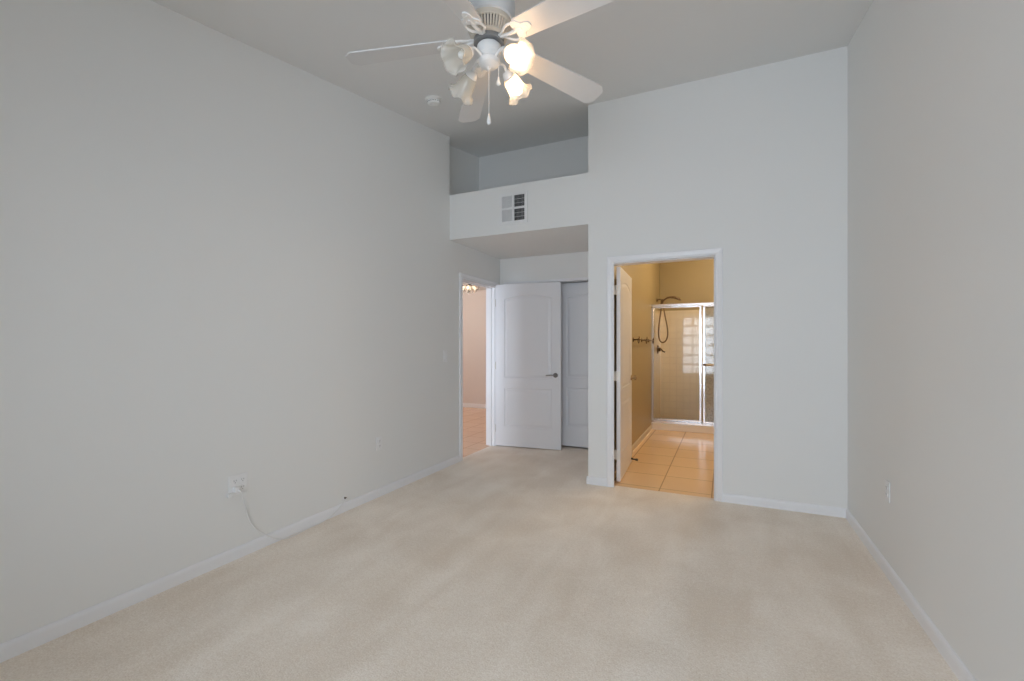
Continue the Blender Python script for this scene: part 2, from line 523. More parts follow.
structure('wall_shower_left', boxbm(-1.03, -1.018, 7.36, 8.255, 0.02, 1.885), M['showertile2'], 'beige tiled side wall inside the shower', 'wall')


# ------------------------------------------------------------------ mouldings
BASE_PROF = [(0, 0), (0.013, 0), (0.013, 0.052), (0.010, 0.062), (0.005, 0.069), (0, 0.071)]


def baseboard(name, p0, p1, label=None, m=None, prof=BASE_PROF):
    """from p0 to p1 on the floor; the wall lies to the left of the walk, the profile bulges right"""
    d = Vector((p1[0] - p0[0], p1[1] - p0[1], 0)); L = d.length; d.normalize()
    n = Vector((d.y, -d.x, 0))
    bm = nb(); rings = []
    for q in (Vector((*p0, 0)), Vector((*p1, 0))):
        rings.append([bm.verts.new(q + n * a + Vector((0, 0, z))) for a, z in prof])
    k = len(prof)
    for i in range(k):
        bm.faces.new((rings[0][i], rings[0][(i + 1) % k], rings[1][(i + 1) % k], rings[1][i]))
    bm.faces.new(rings[0]); bm.faces.new(rings[1][::-1])
    return structure(name, bm, m or M['trim'], label, 'baseboard' if label else None)


CAS_W = 0.062
baseboard('baseboard_left', (XL, YB), (XL, DL0 - CAS_W), 'white baseboard along the long left wall')
baseboard('baseboard_right', (XR, YF), (XR, YB), 'white baseboard along the right wall')
baseboard('baseboard_far_right', (BX1 + CAS_W, YF), (XR, YF), 'white baseboard right of the bathroom doorway')
baseboard('baseboard_far_left', (XA - 0.013, YF), (BX0 - CAS_W, YF), 'short white baseboard left of the bathroom doorway')
baseboard('baseboard_alcove_right', (XA, YA), (XA, YF))
baseboard('baseboard_bathroom_left', (-1.03, YFB + 0.02), (-1.03, 7.26), 'cream baseboard along the ochre bathroom wall', M['bathtrim'])
# fix side of the alcove board (its wall is to the right of the walk)


def casing(name, u0, u1, z1, place, label=None, m=None, width=CAS_W, bottom=0.0):
    """three sided architrave; place(u, n, z) -> world, n = distance out of the wall"""
    prof = [(0.004, 0.0), (0.004, 0.011), (0.012, 0.014), (0.024, 0.011), (0.044, 0.015), (width - 0.006, 0.019), (width, 0.016), (width, 0.0)]
    bm = nb(); loops = []
    for o, n in prof:
        loops.append([bm.verts.new(place(*p)) for p in ((u0 - o, n, bottom), (u0 - o, n, z1 + o), (u1 + o, n, z1 + o), (u1 + o, n, bottom))])
    for a, b in zip(loops, loops[1:]):
        for i in range(3):
            bm.faces.new((a[i], a[i + 1], b[i + 1], b[i]))
    bm.faces.new([l[0] for l in loops]); bm.faces.new([l[3] for l in loops][::-1])
    return structure(name, bm, m or M['trim'], label, 'door trim' if label else None)


def jamb(name, u0, u1, z1, place, d0, d1, label=None, m=None, stop=None):
    """lining boards of an opening; d = depth into the wall"""
    bm = nb(); t = 0.006

    def bx(a, b, c, d, e, f):
        v = [bm.verts.new(place(u, n, z)) for u in (a, b) for n in (c, d) for z in (e, f)]
        for q in ((0, 1, 3, 2), (4, 6, 7, 5), (0, 4, 5, 1), (2, 3, 7, 6), (0, 2, 6, 4), (1, 5, 7, 3)):
            bm.faces.new([v[i] for i in q])
    bx(u0 - 0.002, u0 + t, -d0, -d1, 0, z1); bx(u1 - t, u1 + 0.002, -d0, -d1, 0, z1); bx(u0, u1, -d0, -d1, z1 - t, z1 + 0.002)
    if stop:                                    # raised strip the leaf closes against
        s0, s1 = stop
        bx(u0 + t, u0 + t + 0.011, -s0, -s1, 0, z1 - t); bx(u1 - t - 0.011, u1 - t, -s0, -s1, 0, z1 - t)
        bx(u0 + t, u1 - t, -s0, -s1, z1 - t - 0.011, z1 - t)
    return structure(name, bm, m or M['trim'], label, 'door trim' if label else None)


PL = lambda u, n, z: (XL + n, u, z)              # on the left wall
PFAR = lambda u, n, z: (u, YF - n, z)            # on the far wall
PHALL = lambda u, n, z: (XLB - n, u, z)          # hall side of the left wall
PBATH = lambda u, n, z: (u, YFB + n, z)          # bathroom side of the far wall
casing('trim_1', DL0, DL1, DH, PL, 'white moulded casing around the entry doorway in the left wall')
jamb('trim_2', DL0, DL1, DH, PL, 0.0, 0.12, 'white jamb lining of the entry doorway', stop=(0.045, 0.08))
casing('trim_3', DL0, DL1, DH, PHALL)
casing('trim_4', BX0, BX1, DH, PFAR, 'white moulded casing around the bathroom doorway')
jamb('trim_5', BXJ, BX1, DH, PFAR, 0.0, 0.12, 'white jamb lining of the bathroom doorway')
structure('trim_8', boxbm(BXJ, BX0 + 0.001, YF - 0.009, YF + 0.004, 0, DH), M['trim'])
casing('trim_6', BXJ, BX1, DH, PBATH)
# closet head trim
structure('trim_7', boxbm(XL + 0.06, XA, YA - 0.012, YA + 0.11, 2.078, 2.110), M['trim'], 'thin white head trim over the closet doors', 'door trim')


# ------------------------------------------------------------------ doors
def inset_poly(pts, d):
    n = len(pts); out = []
    for i in range(n):
        p0, p1, p2 = Vector(pts[i - 1]), Vector(pts[i]), Vector(pts[(i + 1) % n])
        e1 = (p1 - p0).normalized(); e2 = (p2 - p1).normalized()
        n1 = Vector((-e1.y, e1.x)); n2 = Vector((-e2.y, e2.x))          # inward for a counter-clockwise outline
        b = (n1 + n2); b.normalize()
        out.append(p1 + b * (d / max(0.3, b.dot(n1))))
    return out


def door_leaf(w, h, t=0.035, stile=0.115):
    """leaf with an arch-topped upper panel and a square lower panel moulded into both faces; x 0..w, y 0..-t (front face y=0 faces +y)"""
    bm = nb()
    up = [(stile, 0.865), (w - stile, 0.865), (w - stile, 1.862)]
    N = 20
    for k in range(1, N):
        s = k / N
        x = w - stile - s * (w - 2 * stile)
        up.append((x, 1.862 + 0.050 * math.sin(PI * s) ** 0.8))
    up.append((stile, 1.862))
    lo = [(stile, 0.250), (w - stile, 0.250), (w - stile, 0.735), (stile, 0.735)]
    rect = [(0, 0), (w, 0), (w, h), (0, h)]
    edges_side = []
    for face_y, sgn in ((0.0, 1), (-t, -1)):
        fr = [bm.verts.new((x, face_y, z)) for x, z in rect]
        loops = [fr]
        es = [bm.edges.new((fr[i], fr[(i + 1) % 4])) for i in range(4)]
        for P in (up, lo):
            prev = [bm.verts.new((x, face_y, z)) for x, z in P]
            n = len(P)
            es += [bm.edges.new((prev[i], prev[(i + 1) % n])) for i in range(n)]
            for d, dep in ((0.007, 0.0065), (0.016, 0.0065), (0.040, 0.0015)):
                q = [bm.verts.new((v.x, face_y - sgn * dep, v.y)) for v in inset_poly(P, d)]
                for i in range(n):
                    bm.faces.new((prev[i], prev[(i + 1) % n], q[(i + 1) % n], q[i]))
                prev = q
            bm.faces.new(prev)
        bmesh.ops.triangle_fill(bm, use_beauty=True, edges=es)
        edges_side.append(fr)
    a, b = edges_side
    for i in range(4):
        bm.faces.new((a[i], a[(i + 1) % 4], b[(i + 1) % 4], b[i]))
    return bm


def lever(parent, x, z, t, dirx, m):
    """lever handle on both faces; dirx = sign the lever points along x"""
    for y, s in ((0.0, 1), (-t, -1)):
        bm = nb()
        lathe(bm, [(0.0, 0), (0.030, 0), (0.030, 0.004), (0.026, 0.010), (0.012, 0.013), (0.011, 0.040), (0.0, 0.042)], 24, cap=False)
        xform(bm, Matrix.Rotation(-PI / 2 * s, 4, 'X'))
        tube(bm, smooth_path([(0, s * 0.036, 0), (dirx * 0.03, s * 0.045, 0.002), (dirx * 0.07, s * 0.046, 0.001), (dirx * 0.112, s * 0.040, -0.004)], 5),
             [0.010] * 5 + [0.009] * 5 + [0.008] * 5 + [0.006], 10)
        obj('handle', bm, m, parent, smooth=True, loc=(x, y, z))


def knob(parent, x, z, t, m):
    for y, s in ((0.0, 1), (-t, -1)):
        bm = lathe(nb(), [(0.0, 0), (0.029, 0), (0.029, 0.004), (0.022, 0.010), (0.011, 0.014), (0.011, 0.028), (0.022, 0.034), (0.028, 0.046), (0.024, 0.058),
                          (0.0, 0.062)], 24, cap=False)
        xform(bm, Matrix.Rotation(-PI / 2 * s, 4, 'X'))
        obj('handle', bm, m, parent, smooth=True, loc=(x, y, z))


def hinges(parent, zs, y, m, x=-0.004, wide=0.0):
    for z in zs:
        bm = lathe(nb(), [(0.0, -0.048), (0.0065, -0.046), (0.0065, 0.046), (0.0, 0.048)], 12, cap=False)
        box(bm, -x - 0.003 if x < 0 else -x, -x if x < 0 else 0.003 - x, -0.032 - y, wide, -0.044, 0.044)
        obj('hinge', bm, m, parent, smooth=False, loc=(x, y, z))


# entry door: hinged at the far jamb of the left doorway, swung back in front of the closet
d = empty('door_1', (XL + 0.020, DL1 - 0.010, 0.012),
          'white two panel arch top entry door standing open in front of the closet', 'door', math.radians(6.3) + PI, 'structure')
W1 = 0.845
# local +x points away from the hinge after the half turn, so the leaf is built along -x and +y faces the room
bm = door_leaf(W1, 2.052)
xform(bm, Matrix.Translation((-W1, 0, 0)))
obj('leaf', bm, M['door'], d)
lever(d, -W1 + 0.065, 0.91, 0.035, 1, M['chrome'])
hinges(d, (0.22, 1.02, 1.82), 0.004, M['hinge'], 0.004)
# bathroom door: hinged on the left jamb, swung into the bathroom
bd = empty('door_2', (-0.927, YFB + 0.035, 0.010), 'white two panel bathroom door swung open against the ochre wall', 'door',
           math.radians(93.1), 'structure')
W2 = 0.820
obj('leaf', door_leaf(W2, 2.02), M['door'], bd)         # the y = -t face looks into the bathroom
knob(bd, W2 - 0.065, 0.925, 0.035, M['brass'])
hinges(bd, (0.25, 0.99, 1.80), 0.004, M['hinge'], wide=0.026)
bm = nb()
tube(bm, [(0, 0, 0), (0, -0.045, -0.004)], 0.008, 10)
lathe(bm, [(0, 0), (0.014, 0), (0.014, 0.012), (0, 0.012)], 14, (0, 0, 0), cap=False)
tube(bm, [(0, -0.044, -0.004), (0, -0.070, -0.006)], 0.013, 12)
obj('door_stop', bm, M['rubber'], bd, loc=(W2 - 0.04, -0.035, 0.035))
# bypass closet doors
for i, (nm, x0, y, lab) in enumerate((('door_3', -1.915, YA + 0.150, 'white arch panel closet door at the right of the alcove'),
                                      ('door_4', XL + 0.065, YA + 0.200, 'white closet door hidden behind the open entry door'))):
    c = empty(nm, (x0, y, 0.022), lab, 'closet door', 0, 'structure')
    bm = door_leaf(0.745 if i == 0 else 0.80, 2.05, stile=0.10)
    ww = 0.745 if i == 0 else 0.80
    xform(bm, Matrix.Rotation(PI, 4, 'Z') @ Matrix.Translation((-ww, 0, 0)))
    obj('leaf', bm, M['door'], c)

# ------------------------------------------------------------------ windows (out of the frame, real daylight openings)


def window(nm, place, u0, u1, z0, z1, nu, nz, label):
    bm = nb()

    def bx(a, b, c, d_, e, f):
        v = [bm.verts.new(place(u, n, z)) for u in (a, b) for n in (c, d_) for z in (e, f)]
        for q in ((0, 1, 3, 2), (4, 6, 7, 5), (0, 4, 5, 1), (2, 3, 7, 6), (0, 2, 6, 4), (1, 5, 7, 3)):
            bm.faces.new([v[i] for i in q])
    f = 0.045
    bx(u0, u0 + f, -0.09, -0.03, z0, z1); bx(u1 - f, u1, -0.09, -0.03, z0, z1)
    bx(u0 + f, u1 - f, -0.09, -0.03, z0, z0 + f); bx(u0 + f, u1 - f, -0.09, -0.03, z1 - f, z1)
    o = obj(nm, bm, M['trim']); tag(o, label, 'window', None, 'structure')
    bm = nb()
    for k in range(1, nu):
        u = u0 + (u1 - u0) * k / nu; bx(u - 0.030, u + 0.030, -0.072, -0.048, z0 + f, z1 - f)
    for k in range(1, nz):
        z = z0 + (z1 - z0) * k / nz; bx(u0 + f, u1 - f, -0.073, -0.047, z - 0.030, z + 0.030)
    obj('muntin', bm, M['trim'], o)
    bm = nb(); bx(u0 + f, u1 - f, -0.062, -0.058, z0 + f, z1 - f)
    obj('pane', bm, M['pane'], o)


window('window_1', lambda u, n, z: (u, YB + n, z), WB['x0'], WB['x1'], WB['z0'], WB['z1'], 6, 6, 'divided white window in the wall behind the camera')
window('window_2', lambda u, n, z: (u, YH + n, z), WH['x0'], WH['x1'], WH['z0'], WH['z1'], 2, 3, 'white window lighting the hall beyond the entry doorway')

# ------------------------------------------------------------------ ceiling fan
FX, FY = -1.004, 1.893
FANZ = ceil(FY)
fan = empty('ceiling_fan', (FX, FY, FANZ), 'white five blade ceiling fan with four ruffled glass lamps', 'ceiling fan')


def L(z): return z - FANZ        # world height to fan-local


bm = lathe(nb(), [(0.0, 0.0), (0.068, 0.0), (0.066, -0.02), (0.052, -0.055), (0.030, -0.075), (0.0, -0.078)], 32, cap=False)
xform(bm, Matrix.Rotation(math.atan(SLOPE), 4, 'X'))
obj('canopy', bm, M['fanwhite'], fan, smooth=True, loc=(0, 0, -0.001))
obj('downrod', tube(nb(), [(0, 0, -0.06), (0, 0, L(2.955))], 0.0125, 14), M['fanwhite'], fan, smooth=True)
obj('motor_housing', lathe(nb(), [(0.0, L(2.972)), (0.035, L(2.970)), (0.060, L(2.955)), (0.100, L(2.940)), (0.119, L(2.915)), (0.123, L(2.870)),
                                  (0.121, L(2.835)), (0.113, L(2.806)), (0.104, L(2.800)), (0.0, L(2.800))], 48, cap=False), M['fangrey'], fan, auto=0.5)
# finned vent ring: alternating ribs and slots
bm = nb()
NF = 44
prof = [(0.1035, 2.802), (0.1040, 2.790), (0.1010, 2.772), (0.0925, 2.748), (0.0800, 2.728), (0.0740, 2.724)]
lathe(bm, [(r - 0.010, L(z) + 0.001) for r, z in prof], 44, cap=False)
obj('vent_slots', bm, M['fandark'], fan, smooth=True)
bm = nb()
lathe(bm, [(0.1015, L(2.803)), (0.1055, L(2.801)), (0.1060, L(2.785)), (0.1030, L(2.777)), (0.095, L(2.778))], 48, cap=False)
lathe(bm, [(0.078, L(2.734)), (0.0835, L(2.734)), (0.0835, L(2.727)), (0.076, L(2.720)), (0.060, L(2.720))], 48, cap=False)
for k in range(NF):
    t = 2 * PI * k / NF
    rr = Matrix.Rotation(t, 4, 'Z')
    hw = 0.0042
    ring = []
    for r, z in ((0.1035, 2.780), (0.0985, 2.764), (0.0905, 2.745), (0.0805, 2.731)):
        a = [rr @ Vector((r, -hw, L(z))), rr @ Vector((r, hw, L(z))), rr @ Vector((r - 0.014, hw, L(z) + 0.004)), rr @ Vector((r - 0.014, -hw, L(z) + 0.004))]
        ring.append([bm.verts.new(p) for p in a])
    for a, b in zip(ring, ring[1:]):
        for i in range(4):
            bm.faces.new((a[i], a[(i + 1) % 4], b[(i + 1) % 4], b[i]))
obj('vent_ring', bm, M['fancream'], fan)
obj('flywheel', lathe(nb(), [(0.0, L(2.722)), (0.072, L(2.721)), (0.072, L(2.700)), (0.0, L(2.699))], 36, cap=False), M['fanrotor'], fan, auto=0.5)
obj('switch_housing', lathe(nb(), [(0.0, L(2.702)), (0.044, L(2.702)), (0.056, L(2.690)), (0.059, L(2.668)), (0.056, L(2.648)), (0.045, L(2.640)), (0.040, L(2.634)),
                                   (0.0, L(2.633))], 36, cap=False), M['fanwhite'], fan, auto=0.6)
obj('light_fitter', lathe(nb(), [(0.0, L(2.636)), (0.046, L(2.634)), (0.052, L(2.622)), (0.047, L(2.606)), (0.030, L(2.594)), (0.014, L(2.590)), (0.008, L(2.582)),
                                 (0.0, L(2.578))], 36, cap=False), M['fanwhite'], fan, auto=0.6)

TH0 = math.radians(200.8)
DROOP = math.radians(4.6); PITCH = math.radians(17)


def blade_bm():
    """blade along +x, root near x=0.17; y is the width"""
    outline = []
    r0, r1 = 0.165, 0.682
    hw0, hw1 = 0.052, 0.068
    outline += [(r0, -hw0 + 0.014), (r0 + 0.016, -hw0)]
    outline += [(r1 - 0.034, -hw1), (r1 - 0.029, -hw1 + 0.003), (r1 - 0.003, -hw1 + 0.026), (r1, -hw1 + 0.032)]
    outline += [(r1, hw1 - 0.032), (r1 - 0.003, hw1 - 0.026), (r1 - 0.029, hw1 - 0.003), (r1 - 0.034, hw1)]
    outline += [(r0 + 0.016, hw0), (r0, hw0 - 0.014)]
    b_ = extrude_poly(outline, 'z', -0.003, 0.003)
    return b_


def iron_bm():
    """ornate blade bracket: S arm from the flywheel to a three lobed plate under the blade root"""
    bm = nb()
    # twin scroll arms
    for s in (-1, 1):
        p = smooth_path([(0.055, s * 0.008, 0.004), (0.085, s * 0.013, 0.002), (0.112, s * 0.030, -0.006), (0.140, s * 0.044, -0.008), (0.166, s * 0.040, -0.007),
                         (0.178, s * 0.022, -0.006), (0.164, s * 0.012, -0.006)], 6)
        tube(bm, p, [0.0058] * (len(p) - 6) + [0.0048] * 6, 8)
    tube(bm, smooth_path([(0.050, 0, 0.004), (0.09, 0, 0.0), (0.13, 0, -0.007), (0.20, 0, -0.0065)], 6), 0.008, 8)
    # lobed plate
    plate = []
    for k in range(48):
        t = 2 * PI * k / 48
        r = 0.034 + 0.012 * math.cos(3 * t)
        plate.append((0.195 + 1.15 * r * math.cos(t), 1.15 * r * math.sin(t)))
    n = len(plate)
    A = [bm.verts.new((x, y, -0.0095)) for x, y in plate]; B = [bm.verts.new((x, y, -0.0032)) for x, y in plate]
    bm.faces.new(A[::-1]); bm.faces.new(B)
    for i in range(n): bm.faces.new((A[i], A[(i + 1) % n], B[(i + 1) % n], B[i]))
    for (x, y) in ((0.225, 0), (0.180, 0.024), (0.180, -0.024)):
        lathe(bm, [(0.0, -0.0125), (0.0045, -0.0120), (0.006, -0.0095)], 10, (x, y, 0), cap=False)
    return bm


for k in range(5):
    th = TH0 + k * 2 * PI / 5
    DROOP = math.radians((5.0, 4.6, 4.6, 5.2, 4.0)[k]); PITCH = math.radians((10, 13, 14, 14, 13)[k])    # slightly out of true
    base = Matrix.Translation((0, 0, L(2.7125 + (0.008 if k == 0 else 0.0)))) @ Matrix.Rotation(th, 4, 'Z') @ Matrix.Rotation(DROOP, 4, 'Y')
    b = obj('blade', blade_bm(), M['blade'], fan)
    b.matrix_local = base @ Matrix.Rotation(-PITCH, 4, 'X')
    ib = iron_bm()
    # the bracket twists from flat at the hub to the blade's pitch
    for v in ib.verts:
        s = min(1.0, max(0.0, (v.co.x - 0.08) / 0.08)); a = -PITCH * s
        y, z = v.co.y, v.co.z
        v.co.y = y * math.cos(a) - z * math.sin(a); v.co.z = y * math.sin(a) + z * math.cos(a)
    i = obj('blade_iron', ib, M['fanwhite'], fan, smooth=False, auto=0.7)
    i.matrix_local = base


def shade_bm():
    """ruffled bell along +z (mouth at +z), about 0.115 long"""
    prof = [(0.026, 0.0), (0.031, 0.008), (0.036, 0.022), (0.0385, 0.042), (0.041, 0.062), (0.047, 0.080), (0.056, 0.094), (0.067, 0.104)]

    def mod(r, z, t):
        s = max(0.0, (z - 0.045) / 0.06)
        rf = math.cos(6 * t)
        return r * (1 + 0.10 * s * s * rf), z + 0.010 * s * s * (-rf)
    bm = lathe(nb(), prof, 72, cap=False, mod=mod)
    return bm


FWD = Vector((-0.4236, 0.9058, 0)); RGT = Vector((0.9058, 0.4236, 0))
shade_me = None
for nm, df, dr, lit in (('near_left', -1, -1, False), ('near_right', -1, 1, True), ('far_left', 1, -1, False), ('far_right', 1, 1, True)):
    dv = (FWD * df + RGT * dr).normalized()
    neck = dv * 0.128 + Vector((0, 0, L(2.606)))
    ax = (dv * 0.080 + Vector((0, 0, -0.058))).normalized()
    # arm
    bm = nb()
    p = smooth_path([dv * 0.036 + Vector((0, 0, L(2.620))), dv * 0.070 + Vector((0, 0, L(2.640))), dv * 0.100 + Vector((0, 0, L(2.640))), neck - ax * 0.012], 6)
    tube(bm, p, 0.0068, 10)
    obj('lamp_arm', bm, M['fanwhite'], fan, smooth=True)
    q = ax.to_track_quat('Z', 'Y').to_matrix().to_4x4()
    # socket cup
    bm = lathe(nb(), [(0.0, -0.024), (0.016, -0.022), (0.024, -0.012), (0.029, 0.002), (0.030, 0.012), (0.027, 0.012), (0.020, 0.004), (0.0, 0.003)], 28, cap=False)
    so = obj('lamp_socket', bm, M['fanwhite'], fan, smooth=True)
    so.matrix_local = Matrix.Translation(neck) @ q
    sh = obj('lamp_shade', shade_bm(), M['shade'], fan, smooth=True)
    sh.matrix_local = Matrix.Translation(neck + ax * 0.004) @ q
    md = sh.modifiers.new('thickness', 'SOLIDIFY'); md.thickness = 0.0025; md.offset = -1
    bb = nb()
    lathe(bb, [(0.0, 0.004), (0.012, 0.006), (0.013, 0.022), (0.020, 0.040), (0.026, 0.056), (0.0265, 0.068), (0.022, 0.082), (0.012, 0.091), (0.0, 0.094)], 24, cap=False)
    if not lit: xform(bb, Matrix.Diagonal((0.62, 0.62, 0.62, 1)))
    bo = obj('bulb', bb, M['bulb_on'] if lit else M['bulb_off'], sh, smooth=True)
    if lit: sh['label'] = 'lit ruffled glass shade glowing warm'

for lat, z1, zf, nm in ((0.0, 2.364, 2.316, 'long'), (0.044, 2.545, 2.508, 'short')):
    c = FWD * (-0.02) + RGT * lat * 0.6
    top = Vector((c.x, c.y, L(2.600)))
    if lat: c = FWD * 0.0 + RGT * lat; top = Vector((c.x, c.y, L(2.618)))
    bm = nb()
    n = int((top.z - L(z1)) / 0.0045)
    tube(bm, [top, (c.x, c.y, L(z1))], 0.0011, 6)
    for k in range(n):
        bmesh.ops.create_icosphere(bm, subdivisions=1, radius=0.0019, matrix=Matrix.Translation((c.x, c.y, L(z1) + 0.0045 * k)))
    ch = obj('pull_chain', bm, M['fanwhite'], fan)
    bm = lathe(nb(), [(0.0, L(z1) + 0.004), (0.003, L(z1) + 0.003), (0.0045, L(z1) - 0.008), (0.0085, L(z1) - 0.020), (0.0105, L(zf) + 0.010), (0.008, L(zf) + 0.002),
                      (0.0, L(zf))], 16, (c.x, c.y, 0), cap=False)
    obj('chain_finial', bm, M['fanwhite'], ch, smooth=True)

# ------------------------------------------------------------------ smoke detector on the sloping ceiling
sx, sy = -2.232, 3.205
sd = empty('smoke_detector', (sx, sy, ceil(sy)), 'round white smoke detector on the ceiling left of the fan', 'smoke detector')
sd.rotation_euler = (math.atan(SLOPE), 0, 0)
obj('base_ring', lathe(nb(), [(0.0, 0.0), (0.068, 0.0), (0.068, -0.008), (0.060, -0.012), (0.0, -0.012)], 36, cap=False), M['detector'], sd, auto=0.5)
obj('body', lathe(nb(), [(0.0, -0.010), (0.052, -0.010), (0.054, -0.016), (0.054, -0.034), (0.046, -0.044), (0.030, -0.046), (0.028, -0.043), (0.014, -0.043),
                         (0.012, -0.047), (0.0, -0.047)], 36, cap=False), M['detector'], sd, auto=0.5)
bm = nb()
for k in range(18):
    t = 2 * PI * k / 18
    b2 = boxbm(0.0535, 0.0548, -0.005, 0.005, -0.031, -0.026); xform(b2, Matrix.Rotation(t, 4, 'Z'))
    me = bpy.data.meshes.new('t'); b2.to_mesh(me); b2.free(); bm.from_mesh(me); bpy.data.meshes.remove(me)
obj('vent_slots', bm, M['plastic_dark'], sd)

# ------------------------------------------------------------------ air vent on the soffit
vx0, vx1, vz0, vz1 = -2.078, -1.770, 2.507, 2.822
va = empty('air_vent', ((vx0 + vx1) / 2, YF, (vz0 + vz1) / 2), 'square white four section air vent on the soffit face', 'air vent')
hx, hz = (vx1 - vx0) / 2, (vz1 - vz0) / 2
bm = nb(); f = 0.030; c = 0.010
for a in ((-hx, -hx + f, -hz, hz), (hx - f, hx, -hz, hz), (-hx + f, hx - f, -hz, -hz + f), (-hx + f, hx - f, hz - f, hz),
          (-c, c, -hz + f, hz - f), (-hx + f, -c, -c, c), (c, hx - f, -c, c)):
    box(bm, a[0], a[1], -0.012, 0.0, a[2], a[3])
obj('frame', bm, M['ventlight'], va)
obj('backing', boxbm(-hx + 0.01, hx - 0.01, -0.0025, -0.0005, -hz + 0.01, hz - 0.01), M['ventdark'], va)  # black sheet on the soffit face: the duct's shade put into the colour
for (x0, x1, ang) in ((-hx + f, -c, math.radians(-36)), (c, hx - f, math.radians(24.6))):
    for (z0, z1) in ((-hz + f, -c), (c, hz - f)):
        bm = nb(); n = 8
        for k in range(n):
            xx = x0 + (k + 0.5) * (x1 - x0) / n
            b2 = boxbm(-0.0008, 0.0008, -0.0065, 0.0065, z0, z1)
            xform(b2, Matrix.Translation((xx, -0.0085, 0)) @ Matrix.Rotation(ang, 4, 'Z'))
            me = bpy.data.meshes.new('t'); b2.to_mesh(me); b2.free(); bm.from_mesh(me); bpy.data.meshes.remove(me)
        for zz in ((z0 * 2 + z1) / 3, (z0 + 2 * z1) / 3):
            box(bm, x0, x1, -0.004, -0.003, zz - 0.0012, zz + 0.0012)
        obj('louver', bm, M['ventlight'], va)


# ------------------------------------------------------------------ wall plates
def plate_bm(w_, h_, t=0.006):
    return boxbm(-w_ / 2, w_ / 2, 0.0, t, -h_ / 2, h_ / 2, bevel=0.003)


def receptacle(parent, u, z, m='plastic'):
    bm = nb()
    lathe(bm, [(0.0, 0.0), (0.0165, 0.0), (0.0165, 0.003), (0.0, 0.003)], 24, cap=False)
    xform(bm, Matrix.Rotation(-PI / 2, 4, 'X'))
    r = obj('receptacle', bm, M[m], parent, loc=(u, 0.006, z))
    bm = nb()
    box(bm, -0.0075, -0.0055, 0.0028, 0.0034, -0.001, 0.008); box(bm, 0.0055, 0.0075, 0.0028, 0.0034, -0.001, 0.008)
    box(bm, -0.002, 0.002, 0.0028, 0.0034, -0.010, -0.006)
    obj('slot', bm, M['plastic_dark'], r)


RL, RR = -PI / 2, PI / 2          # turn so that local +y points out of the left / right wall
o = empty('wall_outlet', (XL, 1.803, 0.447), 'white double outlet plate on the left wall with a cord plugged in', 'outlet', RL, group='wall outlets')
obj('cover_plate', plate_bm(0.118, 0.122), M['plastic'], o)
for u in (-0.024, 0.024):
    for z in (-0.022, 0.024): receptacle(o, u, z)
o = empty('wall_outlet', (XL, 3.047, 0.452), 'single white outlet low on the left wall nearest the entry door', 'outlet', RL, group='wall outlets')
obj('cover_plate', plate_bm(0.072, 0.116), M['plastic'], o)
for z in (-0.020, 0.020): receptacle(o, 0, z)
o = empty('wall_outlet', (XR, 3.21, 0.472), 'white outlet plate low on the right wall', 'outlet', RR, group='wall outlets')
obj('cover_plate', plate_bm(0.072, 0.116), M['ivory'], o)
for z in (-0.020, 0.020): receptacle(o, 0, z, 'ivory')
o = empty('light_switch', (XL, 4.06, 1.177), 'white light switch on the left wall beside the entry doorway', 'light switch', RL)
obj('cover_plate', plate_bm(0.072, 0.118), M['plastic'], o)
bm = boxbm(-0.017, 0.017, 0.005, 0.010, -0.034, 0.034, bevel=0.002)
obj('rocker', bm, M['plastic'], o, rot=(0.06, 0, 0), loc=(0, 0, 0))
# low cable socket that the cord runs to
o = empty('cable_socket', (XL, 2.652, 0.108), 'small cable socket just above the left baseboard where the cord ends', 'cable socket', RL)
obj('bushing', xform(lathe(nb(), [(0.0, 0.0), (0.020, 0.0), (0.020, 0.004), (0.012, 0.007), (0.0, 0.007)], 20, cap=False), Matrix.Rotation(-PI / 2, 4, 'X')),
    M['plastic'], o, auto=0.5)
obj('connector', xform(lathe(nb(), [(0.0, 0.006), (0.0065, 0.006), (0.0065, 0.022), (0.0, 0.022)], 12, cap=False), Matrix.Rotation(-PI / 2, 4, 'X')), M['bronze'], o,
    auto=0.5)
# the cord
cd = empty('power_cord', (XL, 1.80, 0.0), 'thin white cord hanging from the left outlet and running along the baseboard', 'cord')
LX = lambda y, x, z: (x, y - 1.80, z)
pth = smooth_path([LX(1.790, 0.044, 0.415), LX(1.800, 0.048, 0.385), LX(1.822, 0.026, 0.335), LX(1.845, 0.014, 0.280), LX(1.864, 0.010, 0.223), LX(1.886, 0.009, 0.176), LX(1.913, 0.010, 0.139),
                   LX(1.950, 0.014, 0.100), LX(1.993, 0.022, 0.063), LX(2.060, 0.034, 0.020), LX(2.140, 0.040, 0.006), LX(2.300, 0.030, 0.006), LX(2.440, 0.026, 0.007),
                   LX(2.540, 0.020, 0.030), LX(2.610, 0.020, 0.070), LX(2.645, 0.026, 0.096), LX(2.652, 0.024, 0.108)], 7)
obj('cable', tube(nb(), pth, 0.0030, 8), M['cord'], cd, smooth=True)
bm = boxbm(0.009, 0.032, -0.034, -0.006, 0.408, 0.440, bevel=0.004)
tube(bm, [(0.028, -0.012, 0.418), (0.044, -0.010, 0.410)], 0.006, 10)
obj('plug', bm, M['plastic'], cd)
bm = boxbm(0.0085, 0.026, -0.074, -0.048, 0.388, 0.410, bevel=0.004)
o = tag(obj('plug_adapter', bm, M['plastic'], None, loc=(XL, 1.80, 0.0)), 'small white plug adapter at the lower left of the double outlet', 'adapter')

